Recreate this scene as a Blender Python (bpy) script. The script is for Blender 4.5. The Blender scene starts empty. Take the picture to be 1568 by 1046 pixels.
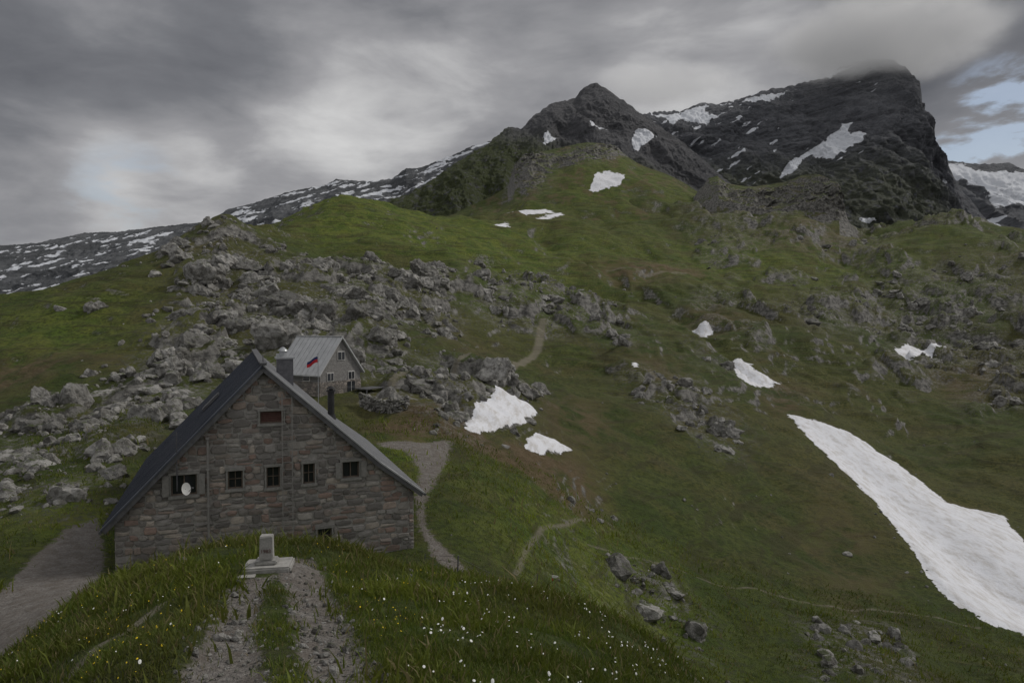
import bpy,bmesh,math,numpy as np
from mathutils import Vector,Matrix
rng=np.random.default_rng(7)
F=1045.3; PT=math.radians(1.64); CP,SP=math.cos(PT),math.sin(PT)
def ray(u,v):
    xc=(np.asarray(u,float)-784)/F; yc=(523-np.asarray(v,float))/F
    dy=CP+yc*SP; return xc/dy,(-SP+yc*CP)/dy
def P(u,v,y):
    a,e=ray(u,v); return np.stack([a*y,np.zeros_like(a)+y,e*y],-1)
# ---------------- noise
def _h(ix,iy,s):
    h=(ix.astype(np.int64)*374761393+iy.astype(np.int64)*668265263+s*974634777)&0xffffffff
    h=((h^(h>>13))*1274126177)&0xffffffff
    return (h^(h>>16))&0xffff
def perlin(x,y,s=0):
    x0=np.floor(x);y0=np.floor(y);fx=x-x0;fy=y-y0
    ux=fx*fx*fx*(fx*(fx*6-15)+10);uy=fy*fy*fy*(fy*(fy*6-15)+10)
    def g(ix,iy,dx,dy):
        t=_h(ix,iy,s)*(2*np.pi/65536.); return np.cos(t)*dx+np.sin(t)*dy
    a=g(x0,y0,fx,fy);b=g(x0+1,y0,fx-1,fy);c=g(x0,y0+1,fx,fy-1);d=g(x0+1,y0+1,fx-1,fy-1)
    return 1.5*((a+(b-a)*ux)*(1-uy)+(c+(d-c)*ux)*uy)
def fbm(x,y,o=4,s=0,r=.5):
    t=0;A=1
    for i in range(o):
        t=t+A*perlin(x*2**i+i*17.3,y*2**i-i*9.1,s+i);A*=r
    return t
def ridged(x,y,o=4,s=0):
    t=0;A=1
    for i in range(o):
        t=t+A*(1-2*np.abs(perlin(x*2**i+i*7.7,y*2**i+i*3.3,s+i)));A*=.5
    return t/1.9
def sstep(x,a,b):
    t=np.clip((x-a)/(b-a),0,1);return t*t*(3-2*t)
# ---------------- mesh helpers
def mk(name,verts,faces,mat=None,smooth=False,parent=None,mi=None):
    me=bpy.data.meshes.new(name); verts=np.ascontiguousarray(verts,dtype=np.float32)
    if isinstance(faces,np.ndarray):
        n,k=faces.shape
        me.vertices.add(len(verts));me.vertices.foreach_set('co',verts.ravel())
        me.loops.add(n*k);me.loops.foreach_set('vertex_index',faces.astype(np.int32).ravel())
        me.polygons.add(n);me.polygons.foreach_set('loop_start',np.arange(0,n*k,k,dtype=np.int32))
        me.update(calc_edges=True)
    else:
        me.from_pydata([tuple(map(float,v)) for v in verts],[],faces);me.update()
    me.polygons.foreach_set('use_smooth',np.full(len(me.polygons),smooth))
    ob=bpy.data.objects.new(name,me);bpy.context.scene.collection.objects.link(ob)
    if mat:
        for m in (mat if isinstance(mat,list) else [mat]): me.materials.append(m)
    if mi is not None: me.polygons.foreach_set('material_index',np.asarray(mi,dtype=np.int32))
    if parent: ob.parent=parent
    return ob
def attr(ob,name,arr):
    arr=np.ascontiguousarray(arr,dtype=np.float32)
    if arr.ndim==1: a=ob.data.attributes.new(name,'FLOAT','POINT');a.data.foreach_set('value',arr)
    else:
        if arr.shape[1]==3: arr=np.concatenate([arr,np.ones((len(arr),1),np.float32)],1)
        a=ob.data.attributes.new(name,'FLOAT_COLOR','POINT');a.data.foreach_set('color',np.ascontiguousarray(arr).ravel())
def gridfaces(nr,nc):
    i=np.arange(nr*nc).reshape(nr,nc)
    return np.stack([i[:-1,:-1],i[:-1,1:],i[1:,1:],i[1:,:-1]],-1).reshape(-1,4)
class MB: # mesh builder
    def __init__(s): s.v=[];s.f=[];s.m=[]
    def add(s,vs,fs,m=0):
        o=len(s.v);s.v+= [tuple(v) for v in vs];s.f+=[tuple(i+o for i in f) for f in fs];s.m+=[m]*len(fs)
    def box(s,x0,x1,y0,y1,z0,z1,m=0):
        s.add([(x0,y0,z0),(x1,y0,z0),(x1,y1,z0),(x0,y1,z0),(x0,y0,z1),(x1,y0,z1),(x1,y1,z1),(x0,y1,z1)],
        [(0,3,2,1),(4,5,6,7),(0,1,5,4),(1,2,6,5),(2,3,7,6),(3,0,4,7)],m)
    def beam(s,p,q,w,h,up=(0,0,1),m=0):
        p=Vector(p);q=Vector(q);d=(q-p).normalized();up=Vector(up);r=d.cross(up).normalized();n=r.cross(d)
        c=[]
        for e in (p,q):
            for a,b in((-1,-1),(1,-1),(1,1),(-1,1)): c.append(e+r*a*w/2+n*b*h/2)
        s.add(c,[(3,2,1,0),(4,5,6,7),(0,1,5,4),(1,2,6,5),(2,3,7,6),(3,0,4,7)],m)
    def cyl(s,p,q,r0,r1=None,n=14,m=0):
        r1=r0 if r1 is None else r1
        p=Vector(p);q=Vector(q);d=(q-p).normalized();a=d.orthogonal().normalized();b=d.cross(a);c=[]
        for e,r in((p,r0),(q,r1)):
            for i in range(n):
                t=2*math.pi*i/n;c.append(e+(a*math.cos(t)+b*math.sin(t))*r)
        s.add(c,[tuple(range(n))[::-1],tuple(range(n,2*n))]+[(i,(i+1)%n,n+(i+1)%n,n+i) for i in range(n)],m)
    def out(s,name,mat,parent=None,smooth=False):
        return mk(name,np.array(s.v),s.f,mat,smooth,parent,s.m)
# ---------------- node helpers
def nd(nt,t,ins={},**pr):
    n=nt.nodes.new(t)
    for k,v in pr.items(): setattr(n,k,v)
    for k,v in ins.items():
        if isinstance(v,bpy.types.NodeSocket): nt.links.new(v,n.inputs[k])
        else: n.inputs[k].default_value=v
    return n
def c4(c): return c if isinstance(c,bpy.types.NodeSocket) else (c[0],c[1],c[2],1)
def mix(nt,f,a,b,bt='MIX'):
    return nd(nt,'ShaderNodeMix',{0:f,6:c4(a),7:c4(b)},data_type='RGBA',blend_type=bt).outputs[2]
def mth(nt,op,a,b=0.,c=0.,cl=False): return nd(nt,'ShaderNodeMath',{0:a,1:b,2:c},operation=op,use_clamp=cl).outputs[0]
def mr(nt,x,a,b,c=0.,d=1.,smooth=True):
    return nd(nt,'ShaderNodeMapRange',{0:x,1:a,2:b,3:c,4:d},interpolation_type='SMOOTHSTEP' if smooth else 'LINEAR').outputs[0]
def noise(nt,vec,sc,det=5.,ro=.55,dist=0.): return nd(nt,'ShaderNodeTexNoise',{'Vector':vec,'Scale':sc,'Detail':det,'Roughness':ro,'Distortion':dist}).outputs[0]
def at(nt,name): return nd(nt,'ShaderNodeAttribute',attribute_name=name)
def mat(name,rough=.85,metal=0.):
    m=bpy.data.materials.new(name);m.use_nodes=True;nt=m.node_tree;b=nt.nodes['Principled BSDF']
    b.inputs['Roughness'].default_value=rough;b.inputs['Metallic'].default_value=metal
    b.inputs['Specular IOR Level'].default_value=.25
    return m,nt,b
def pos(nt): return nd(nt,'ShaderNodeNewGeometry').outputs['Position']
def objc(nt): return nd(nt,'ShaderNodeTexCoord').outputs['Object']
def bump(nt,b,h,st=.5,d=.1):
    nt.links.new(nd(nt,'ShaderNodeBump',{'Strength':st,'Distance':d,'Height':h}).outputs[0],b.inputs['Normal'])
def simple(name,c1,c2,sc=6.,rough=.8,metal=0.,bs=.3,bd=.02,det=6.):
    m,nt,b=mat(name,rough,metal);o=objc(nt);n=noise(nt,o,sc,det,.65)
    nt.links.new(mix(nt,mr(nt,n,.3,.7),c1,c2),b.inputs['Base Color']);bump(nt,b,noise(nt,o,sc*4,4.),bs,bd);return m
# ================= TERRAIN CONTROL
cols={
-500:[(1400,8),(1050,18),(880,30),(720,50),(580,75),(520,95),(560,140),(700,400)],
0:[(1250,7),(1040,10),(1030,14),(985,18),(900,24),(840,29),(800,34),(740,40),(680,50),(600,64),(540,80),(500,92),(473,104),(510,135),(600,220),(720,420)],
150:[(1046,7.5),(960,12),(903,17),(905,21),(878,26),(830,31),(760,37),(700,45),(640,55),(570,68),(500,85),(443,112),(480,150),(620,330)],
300:[(1046,7),(930,11),(852,15.5),(850,17.5),(878,21),(858,28),(750,41),(660,51),(600,62),(540,75),(470,95),(420,115),(385,130),(430,170),(560,330)],
345:[(355,137),(372,160)],
400:[(1046,6.5),(950,9.5),(872,13.5),(850,15.5),(832,17),(858,21),(856,28),(730,44),(640,57),(560,72),(490,92),(420,120),(375,142),(357,158),(362,180),(420,300)],
500:[(1046,6.5),(950,10),(880,14),(832,18),(865,22),(862,29),(740,42),(640,54),(602,62),(560,75),(500,95),(440,115),(390,145),(350,190),(313,240),(335,300),(430,450)],
620:[(1046,6.5),(960,10),(885,15),(868,18),(888,23),(860,29),(800,34),(740,40),(690,47),(650,53),(620,60),(580,78),(520,98),(450,120),(410,140),(370,190),(326,250),(350,320),(430,450)],
750:[(1046,6.5),(960,10.5),(893,18),(908,24),(884,28),(800,36),(730,46),(680,56),(620,70),(560,92),(500,120),(450,150),(400,200),(352,270),(336,310),(330,360),(345,440),(380,520),(450,680)],
880:[(1046,7.5),(965,12),(925,16),(960,20),(960,26),(900,35),(800,48),(740,58),(700,64),(650,75),(600,92),(540,120),(480,160),(430,210),(380,270),(340,330),(318,380),(312,420),(340,520),(400,700)],
1000:[(1100,8),(1020,11.5),(985,14.5),(1055,19),(1060,27),(960,38),(880,46),(800,56),(720,68),(650,84),(600,98),(560,115),(500,160),(450,210),(400,260),(350,320),(318,370),(310,420),(340,520),(420,700)],
1150:[(1180,9),(1110,14),(1130,20),(1085,28),(1020,36),(940,44),(860,54),(780,66),(700,82),(630,104),(580,128),(530,160),(480,200),(430,240),(380,290),(345,330),(325,360),(330,400),(370,500),(450,680)],
1250:[(348,305),(338,325),(345,360)],
1300:[(1190,10),(1150,20),(1060,34),(980,43),(900,54),(820,66),(740,82),(680,100),(630,125),(580,150),(520,185),(460,230),(400,280),(350,312),(352,335),(390,420)],
1450:[(1150,18),(1080,34),(1020,42),(960,50),(890,60),(820,72),(760,88),(700,108),(640,135),(590,160),(540,190),(480,220),(430,245),(380,270),(348,290),(380,390)],
1600:[(1120,29),(1010,46),(930,57),(860,68),(800,80),(740,95),(680,115),(620,140),(560,170),(500,200),(440,225),(392,245),(372,258),(410,350)],
2000:[(1150,35),(900,65),(700,110),(500,190),(410,230),(390,250),(430,350)]}
pts=[]
for u,l in cols.items():
    for v,y in l: pts.append(P(u,v,y))
pts+= [np.array(p,float) for p in [(-6,0,-2.9),(0,0,-1.75),(6,0,-2.4),(-3,-7,-.9),(3,-7,-.9),(0,3,-2.5),(-9,4,-4.2),(9,4,-4.2)]]
pts=np.array(pts);CX=np.stack([1.5*pts[:,0]/(pts[:,1]+10),np.log(pts[:,1]+10)],1);Q=pts[:,2]/(pts[:,1]+10)
def tk(r2): return .5*r2*np.log(r2+1e-12)
n=len(pts);K=tk(((CX[:,None]-CX[None])**2).sum(-1))+np.eye(n)*1e-4
A=np.zeros((n+3,n+3));A[:n,:n]=K;A[:n,n]=1;A[:n,n+1:]=CX;A[n,:n]=1;A[n+1:,:n]=CX.T
W=np.linalg.solve(A,np.concatenate([Q,[0,0,0]]))
NA,NB=1150,1050
ga=np.linspace(-1.2,1.2,NA);gb=np.linspace(math.log(3),math.log(740),NB)
GA,GB=np.meshgrid(ga,gb)
fa=GA.ravel()*1.5;fb=GB.ravel();q=np.empty(fa.size)
for i in range(0,fa.size,60000):
    s=slice(i,i+60000);r2=(fa[s,None]-CX[None,:,0])**2+(fb[s,None]-CX[None,:,1])**2
    q[s]=tk(r2)@W[:n]+W[n]+W[n+1]*fa[s]+W[n+2]*fb[s]
D=np.exp(GB);X=GA*D;Y=D-10;Z=q.reshape(GA.shape)*D
def lookup(G,x,y):
    d=np.asarray(y)+10;a=(np.asarray(x)/d+1.2)/2.4*(NA-1);b=(np.log(d)-gb[0])/(gb[-1]-gb[0])*(NB-1)
    a=np.clip(a,0,NA-1.001);b=np.clip(b,0,NB-1.001);i=a.astype(int);j=b.astype(int);fx=a-i;fy=b-j
    return (G[j,i]*(1-fx)+G[j,i+1]*fx)*(1-fy)+(G[j+1,i]*(1-fx)+G[j+1,i+1]*fx)*fy
def hit(u,v,y0=4.5,y1=650):
    ys=np.geomspace(y0,y1,1500);a,e=ray(u,v);d=e*ys-lookup(Z,a*ys,ys)
    k=np.where(d<=0)[0]
    k=k[0] if len(k) and k[0]>0 else int(np.argmin(np.where(ys>y0*1.0,np.abs(d)/ys,9)))
    y=ys[k];return float(a*y),float(y),float(lookup(Z,a*y,y))
def ab(u,v,y0=4.5,y1=650):
    x,y,_=hit(u,v,y0,y1);return (x/(y+10),math.log(y+10))
def sdpoly(poly,A_,B_):
    p=np.array(poly);inside=np.zeros(A_.shape,bool);d=np.full(A_.shape,1e9)
    for i in range(len(p)):
        x0,y0=p[i];x1,y1=p[(i+1)%len(p)];ex,ey=x1-x0,y1-y0
        t=np.clip(((A_-x0)*ex+(B_-y0)*ey)/(ex*ex+ey*ey+1e-12),0,1)
        d=np.minimum(d,(A_-x0-t*ex)**2+(B_-y0-t*ey)**2)
        c=((y0>B_)!=(y1>B_))&(A_<(x1-x0)*(B_-y0)/((y1-y0) if y1!=y0 else 1e-12)+x0);inside^=c
    d=np.sqrt(d);return np.where(inside,d,-d)
def sdline(line,A_,B_):
    p=np.array(line);d=np.full(A_.shape,1e9)
    for i in range(len(p)-1):
        x0,y0=p[i];x1,y1=p[i+1];ex,ey=x1-x0,y1-y0
        t=np.clip(((A_-x0)*ex+(B_-y0)*ey)/(ex*ex+ey*ey+1e-12),0,1)
        d=np.minimum(d,(A_-x0-t*ex)**2+(B_-y0-t*ey)**2)
    return np.sqrt(d)
def local(fn,shape,pad,init=-1.):
    p=np.array(shape);a0,b0=p.min(0)-pad;a1,b1=p.max(0)+pad
    i0,i1=np.searchsorted(ga,[a0,a1]);j0,j1=np.searchsorted(gb,[b0,b1]);out=np.full(GA.shape,init)
    if i1>i0 and j1>j0: out[j0:j1,i0:i1]=fn(shape,GA[j0:j1,i0:i1],GB[j0:j1,i0:i1])
    return out
snowp=[([(708,662),(722,641),(745,630),(760,615),(785,614),(812,622),(826,636),(803,655),(770,667),(735,668)],40),
([(803,675),(820,666),(850,675),(870,688),(860,697),(825,698),(806,690)],40),
([(1118,547),(1135,550),(1160,565),(1195,583),(1180,590),(1150,588),(1130,575)],60),
([(1058,502),(1075,504),(1093,513),(1080,515)],60),
([(1203,620),(1240,635),(1300,662),(1370,705),(1410,738),(1450,770),(1495,780),(1540,790),(1568,830),(1620,880),(1620,995),(1560,967),(1520,958),(1480,935),(1440,905),(1410,860),(1380,815),(1330,750),(1280,705),(1240,662)],25),
([(1366,540),(1390,533),(1415,541),(1448,542),(1435,551),(1400,558),(1380,550)],60),
([(778,326),(845,324),(850,328),(800,331)],150),([(820,336),(858,326),(862,329),(825,341)],150),([(748,347),(775,343),(778,348),(760,352)],150),
([(958,555),(980,558),(975,565)],60)]
snow=np.full(GA.shape,-1.)
gul=[ab(u,v,25) for u,v in [(1150,575),(1200,620),(1290,690),(1370,765),(1450,840),(1530,900),(1620,960)]]
gul2=[ab(u,v,60) for u,v in [(820,360),(850,390),(920,415),(1000,455),(1060,505),(1110,545),(1160,580)]]
SPOLY=[[ab(u,v,y0) for u,v in pl] for pl,y0 in snowp]
for s in SPOLY: snow=np.maximum(snow,local(sdpoly,s,.08))
def PL(px,y0): return local(sdpoly,[ab(u,v,y0) for u,v in px],.15)
path=np.maximum(PL([(-200,1046),(0,1010),(60,962),(120,915),(158,880),(163,850),(150,792),(100,815),(55,850),(0,905),(-200,1000)],15),
 PL([(578,676),(640,675),(692,678),(686,705),(668,740),(652,765),(650,800),(672,830),(702,858),(732,886),(700,884),(660,850),(640,805),(634,760),(642,720),(620,690),(578,684)],22))
fg=np.maximum(PL([(205,1150),(258,1050),(303,990),(338,930),(350,900),(380,884),(425,880),(405,905),(393,950),(402,1000),(412,1050),(420,1150)],4.5),
 PL([(490,1150),(474,1050),(458,1000),(447,950),(440,905),(425,880),(440,852),(480,858),(500,890),(528,940),(562,1000),(605,1060),(660,1150)],4.5))
path=np.maximum(path,fg)
def trail(px,w,y0=4.5):
    l=[ab(u,v,y0) for u,v in px];return local(lambda s,a,b:w-sdline(s,a,b),l,.15)
thin=np.full(GA.shape,-1.)
for px,w,y0 in [([(553,611),(600,600),(640,592),(720,572),(785,561),(800,540),(825,520),(831,500)],.0058,40),
 ([(790,880),(805,845),(830,815),(900,797)],.003,22),([(900,838),(1050,880),(1250,912),(1420,938),(1500,960)],.0028,25),
 ([(930,415),(990,425),(1050,420)],.003,100),([(815,375),(850,400),(930,420)],.001,100),
 ([(100,1046),(200,960),(290,900)],.005,4.5)]:
    thin=np.maximum(thin,trail(px,w,y0))
rockR=[([(335,365),(400,385),(470,400),(560,395),(690,430),(700,480),(640,520),(580,560),(560,600),(430,560),(330,600),(230,660),(150,730),(100,800),(0,770),(0,640),(120,600),(200,560),(280,480),(300,400)],30,2300),
 ([(720,445),(760,440),(860,440),(940,470),(980,520),(950,540),(900,520),(780,500),(720,480)],60,150),
 ([(560,600),(640,560),(760,570),(830,600),(760,640),(700,675),(650,640)],45,200),
 ([(960,560),(1060,580),(1130,650),(1110,690),(1040,640),(980,600)],50,100),
 ([(1370,470),(1490,470),(1510,520),(1560,560),(1440,580),(1370,540)],60,150),
 ([(930,880),(1000,880),(1060,940),(1080,1010),(1020,960)],18,45),([(1250,960),(1350,950),(1400,1046),(1260,1046)],22,45),
 ([(1180,470),(1370,420),(1500,400),(1568,380),(1568,460),(1250,520)],100,90),
 ([(1060,350),(1250,355),(1340,370),(1300,385),(1100,380)],150,40),([(1490,560),(1600,520),(1600,600),(1500,640)],60,50)]
rock=np.zeros(GA.shape);RP=[]
for px,y0,nn in rockR:
    l=[ab(u,v,y0) for u,v in px];RP.append((l,nn));rock=np.maximum(rock,sstep(local(sdpoly,l,.2),-.06,.05))
dirt=np.zeros(GA.shape)
def gz(u,v,y0,ra,rb,st):
    a,b=ab(u,v,y0);return st*np.exp(-((GA-a)/ra)**2-((GB-b)/rb)**2)
for g in [(690,655,40,.08,.08,1),(860,740,40,.05,.12,1),(760,690,40,.08,.05,.8),(880,640,40,.05,.10,.8),(960,420,150,.06,.06,.9),(1040,415,150,.05,.03,.9),(600,660,40,.04,.05,.8),
 (1150,335,200,.05,.03,.8),(0,560,40,.12,.08,.9),(800,335,200,.05,.06,.6),(1200,600,60,.03,.1,.8),(1300,850,30,.05,.2,.5),(1100,500,80,.05,.1,.6),(720,530,60,.06,.1,.5),(1480,590,60,.05,.1,.6),(1240,360,150,.08,.05,.7),(1000,560,60,.05,.08,.5)]: dirt+=gz(*g)
lush=np.zeros(GA.shape)  # mask of painted sun patches; slopes outside it read as cloud shade
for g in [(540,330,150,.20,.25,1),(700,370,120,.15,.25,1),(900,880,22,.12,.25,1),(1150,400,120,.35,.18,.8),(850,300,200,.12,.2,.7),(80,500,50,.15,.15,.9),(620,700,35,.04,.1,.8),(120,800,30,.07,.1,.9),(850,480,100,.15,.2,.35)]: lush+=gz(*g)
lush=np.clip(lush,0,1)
# displacement
Z-=1.3*np.exp(-(local(sdline,gul,.2,1.)/.035)**2)*sstep(Y,25,60)
Z-=1.6*np.exp(-(local(sdline,gul2,.2,1.)/.014)**2)
Z-=.10*sstep(fg,-.006,.010)
hutm=np.exp(-(((X+10)/13)**2+((Y-34)/13)**2)**2)
far=sstep(Y,20,90)
snm=1-.8*sstep(snow,-.03,.0)
Z+=(1-hutm)*snm*(fbm(X/45,Y/45,3,3)*2.0*far*(1+Y/250)+fbm(X/16,Y/16,4,11)*.65*sstep(Y,15,70)+fbm(X/7,Y/7,3,13)*.26*sstep(Y,8,60))
rg=ridged(X/38+fbm(X/60,Y/60,2,71)*.8,Y/55,5,72)
Z+=(rg-.35)*4.6*sstep(Y,95,170)*(1-.55*lush)*snm
Z+=(1-.8*hutm)*fbm(X/2.2,Y/2.2,3,21)*.10*(1-.7*sstep(path,-.01,.01))
bandm=sstep(fbm(X/26,Y/26,3,401),.10,.35)*sstep(X/(Y+10),.18,.30)*sstep(Y,100,150)
rock=np.maximum(rock,bandm*.85)
crag=sstep(fbm(X/12,Y/12,3,333),.05,.28)*rock
Z+=ridged(X/14,Y/14,5,31)*rock*1.2*far+ridged(X/5,Y/5,3,37)*rock*.4*(1-far)*(1-hutm)+crag*(1.2+1.1*ridged(X/4,Y/4,5,39))*far
Z+=bandm*(1.2*ridged(X/8,Y/8,5,402))
Z+=(.20*sstep(Y,60,120)*np.sin((Z+fbm(X/15,Y/15,2,5)*2.5)*2*np.pi/2.1)+.05*sstep(Y,30,60)*np.sin((Z+fbm(X/8,Y/8,2,6)*1.5)*2*np.pi/.7))*(1-rock)*snm
Z+=sstep(snow,-.004,.012)*.3*sstep(Y,20,60)
hx,hy,hz=hit(410,872)
md=np.hypot(X-hx,Y-hy);k=np.exp(-(md/1.0)**4);Z=Z*(1-k)+hz*k
# terrain material
m,nt,b=mat('alpine_meadow_ground',.95);MTER=m;p=pos(nt)
n1=noise(nt,p,.03,5.,.6);n2=noise(nt,p,.25,6.,.65,.3);n3=noise(nt,p,2.2,5.,.7);n4=noise(nt,p,14.,4.,.7);n6=noise(nt,p,.09,5.,.65,.4)
L=at(nt,'lush').outputs['Fac']  # 'lush' is the mask of painted sun patches
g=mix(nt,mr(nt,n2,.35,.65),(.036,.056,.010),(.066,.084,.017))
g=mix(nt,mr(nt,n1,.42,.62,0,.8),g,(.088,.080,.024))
gsun=mix(nt,mr(nt,n2,.35,.65),(.072,.115,.013),(.145,.170,.026))  # brighter greens paint sunlight onto the slopes
g=mix(nt,L,g,gsun)
g=mix(nt,mr(nt,n6,.52,.66,0,.55),g,(.100,.078,.034))
g=mix(nt,mr(nt,n3,.42,.62,0,.7),g,(.018,.026,.007))
st=nd(nt,'ShaderNodeMapping',{'Vector':p,'Scale':(.12,.12,1.6)}).outputs[0]
n5=noise(nt,st,1.,5.,.6,.8);g=mix(nt,mr(nt,n5,.5,.62,0,.6),g,(.036,.034,.014))
g=mix(nt,mr(nt,n4,.45,.75,0,.4),g,(.11,.12,.032))
dc=mix(nt,mr(nt,n3,.35,.65),(.085,.057,.032),(.14,.10,.06))
dm=mth(nt,'MULTIPLY',at(nt,'dirt').outputs['Fac'],mr(nt,n2,.36,.56));g=mix(nt,mth(nt,'MINIMUM',dm,.85),g,dc)
nm=nd(nt,'ShaderNodeNewGeometry').outputs['Normal'];sx=nd(nt,'ShaderNodeSeparateXYZ',{0:nm}).outputs[2]
rc=mix(nt,mr(nt,noise(nt,p,.9,8.,.7),.35,.65),(.06,.058,.054),(.24,.232,.215))
steep=mr(nt,mth(nt,'ADD',sx,mth(nt,'MULTIPLY',mth(nt,'SUBTRACT',n3,.5),.4)),.79,.67)
rk=mth(nt,'MULTIPLY',at(nt,'rock').outputs['Fac'],mr(nt,mth(nt,'ADD',n3,mth(nt,'MULTIPLY',n2,.6)),.77,.90))
g=mix(nt,mth(nt,'MAXIMUM',mth(nt,'MULTIPLY',rk,.85),steep),g,rc)
vor=nd(nt,'ShaderNodeTexVoronoi',{'Vector':p,'Scale':14.,'Randomness':1.}).outputs
gr=mix(nt,vor['Distance'],(.13,.12,.11),(.28,.26,.24));gr=mix(nt,mr(nt,n3,.35,.65,0,.6),gr,(.11,.09,.072))
pa=at(nt,'path').outputs['Fac'];pm=mr(nt,mth(nt,'ADD',pa,mth(nt,'MULTIPLY',mth(nt,'SUBTRACT',n3,.5),.03)),-.002,.004)
g=mix(nt,pm,g,gr)
ta=at(nt,'thin').outputs['Fac'];tm=mr(nt,mth(nt,'ADD',ta,mth(nt,'MULTIPLY',mth(nt,'SUBTRACT',n3,.5),.006)),-.002,.003,0,.72);g=mix(nt,tm,g,(.20,.18,.14))
sa=at(nt,'snow').outputs['Fac'];sm=mr(nt,mth(nt,'ADD',sa,mth(nt,'ADD',mth(nt,'MULTIPLY',mth(nt,'SUBTRACT',n3,.5),.010),mth(nt,'MULTIPLY',mth(nt,'SUBTRACT',n2,.5),.03))),-.0006,.0006)
sc=mix(nt,mr(nt,noise(nt,nd(nt,'ShaderNodeMapping',{'Vector':p,'Scale':(1.2,.35,1.),'Rotation':(0,0,.6)}).outputs[0],1.2,7.,.7),.42,.70,0,.65),(.72,.73,.77),(.42,.39,.35))
g=mix(nt,sm,g,sc);nt.links.new(g,b.inputs['Base Color'])
hh=mth(nt,'ADD',mth(nt,'MULTIPLY',n3,1.),mth(nt,'MULTIPLY',n4,.35));hh=mth(nt,'ADD',hh,mth(nt,'MULTIPLY',n5,1.5))
hh=mth(nt,'MULTIPLY',hh,mr(nt,sm,0.,1.,1.,.35));bump(nt,b,hh,.9,.3)
ter=mk('terrain',np.stack([X,Y,Z],-1).reshape(-1,3),gridfaces(NB,NA),m,True)
for nme,G in (('snow',snow),('path',path),('thin',thin),('rock',rock),('dirt',np.clip(dirt,0,1)),('lush',lush)): attr(ter,nme,G.ravel())  # 'lush' carries the painted sun patches
# ================= ROCKS
def ico(sub):
    bm=bmesh.new();bmesh.ops.create_icosphere(bm,subdivisions=sub,radius=1);v=np.array([x.co[:] for x in bm.verts]);f=np.array([[w.index for w in q.verts] for q in bm.faces]);bm.free();return v,f
def rockvar(sub,nrm):
    v,f=ico(sub);k=int(nrm.integers(9,15));N=nrm.normal(size=(k,3));N/=np.linalg.norm(N,axis=1)[:,None];d=nrm.uniform(.5,1.,k)
    r=np.min(np.where(v@N.T>.05,d/np.maximum(v@N.T,.05),9),1);r=np.minimum(r,1.25)
    r*=1+.15*fbm(v[:,0]*2.3+v[:,2]*1.7+nrm.uniform(0,99),v[:,1]*2.3-v[:,2]*1.3,4,5,.6)
    return v*r[:,None],f
RV={s:[rockvar(s,rng) for _ in range(12)] for s in (2,3,4,5)}
def rocks(name,P_,S_,mat_,sub=None,flat=(.6,1.1)):
    V=[];Fc=[];T=[];o=0
    for p_,s_ in zip(P_,S_):
        k=sub or (5 if s_>2.2 else 4 if s_>1.2 else 3 if s_>.5 else 2);v,f=RV[k][int(rng.integers(12))]
        sc=np.array([rng.uniform(.75,1.3),rng.uniform(.75,1.3),rng.uniform(*flat)])*s_
        R=np.array(Matrix.Rotation(rng.uniform(0,6.28),3,'Z')@Matrix.Rotation(rng.uniform(-.5,.5),3,'X'))
        w=(v*sc)@R.T+np.array(p_);V.append(w);Fc.append(f+o);o+=len(v);T.append(np.full(len(v),rng.uniform()))
    ob=mk(name,np.concatenate(V),np.concatenate(Fc),mat_,False);attr(ob,'tint',np.concatenate(T));return ob
mr_,nt,b=mat('limestone_boulder',.9);p=pos(nt);na=noise(nt,p,1.3,8.,.7);nb=noise(nt,p,6.,6.,.7)
t=at(nt,'tint').outputs['Fac'];c=mix(nt,t,(.15,.146,.136),(.37,.36,.34));c=mix(nt,mr(nt,na,.40,.64,0,.85),c,(.080,.075,.066));c=mix(nt,mr(nt,nb,.55,.7,0,.5),c,(.44,.43,.41))
up=nd(nt,'ShaderNodeSeparateXYZ',{0:nd(nt,'ShaderNodeNewGeometry').outputs['Normal']}).outputs[2]
c=mix(nt,mth(nt,'MULTIPLY',mr(nt,up,.76,.95),mr(nt,na,.47,.57,0,.8)),c,(.05,.066,.017))
nt.links.new(c,b.inputs['Base Color']);bump(nt,b,mth(nt,'ADD',na,mth(nt,'MULTIPLY',nb,.4)),.9,.3);MROCK=mr_
PP=[];SS=[]
def inhut(x,y):
    lx=(x+15.77)*.927+(y-26)*.375;ly=-(x+15.77)*.375+(y-26)*.927;return -1<lx<14 and -2<ly<17
def inhut2(x,y): return abs(x+17)<5 and 54<y<70
def putrock(a,bb,s):
    d=math.exp(bb);x,y=a*d,d-10
    if lookup(snow,x,y)>.002 or lookup(path,x,y)>-.006 or lookup(thin,x,y)>-.006: return
    if inhut(x,y) or inhut2(x,y): return
    PP.append((x,y,float(lookup(Z,x,y))-s*.04));SS.append(s)
for l,nn in RP:
    q_=np.array(l);lo,hi=q_.min(0),q_.max(0);c_=0;t_=0
    while c_<nn and t_<60:
        t_+=1;S=rng.uniform(lo,hi,(nn,2));ins=sdpoly(l,S[:,0],S[:,1])+.03*rng.normal(size=nn)>.0
        clv=fbm(S[:,0]*16,S[:,1]*16,3,77);cl=clv>.04
        for s_,cv in zip(S[ins&cl][:nn-c_],clv[ins&cl]):
            yy=math.exp(s_[1])-10;putrock(s_[0],s_[1],float(np.clip(rng.lognormal(-1.5,.68)*(yy/60)**.6*(.8+cv),.09,2.2)));c_+=1
S=rng.uniform([-.75,math.log(25)],[.8,math.log(260)],(900,2));kk=fbm(S[:,0]*9,S[:,1]*9,3,55)>.15
for s_ in S[kk]:
    yy=math.exp(s_[1])-10;putrock(s_[0],s_[1],float(np.clip(rng.lognormal(-1.9,.45)*(yy/60)**.5,.07,.9)))
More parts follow.
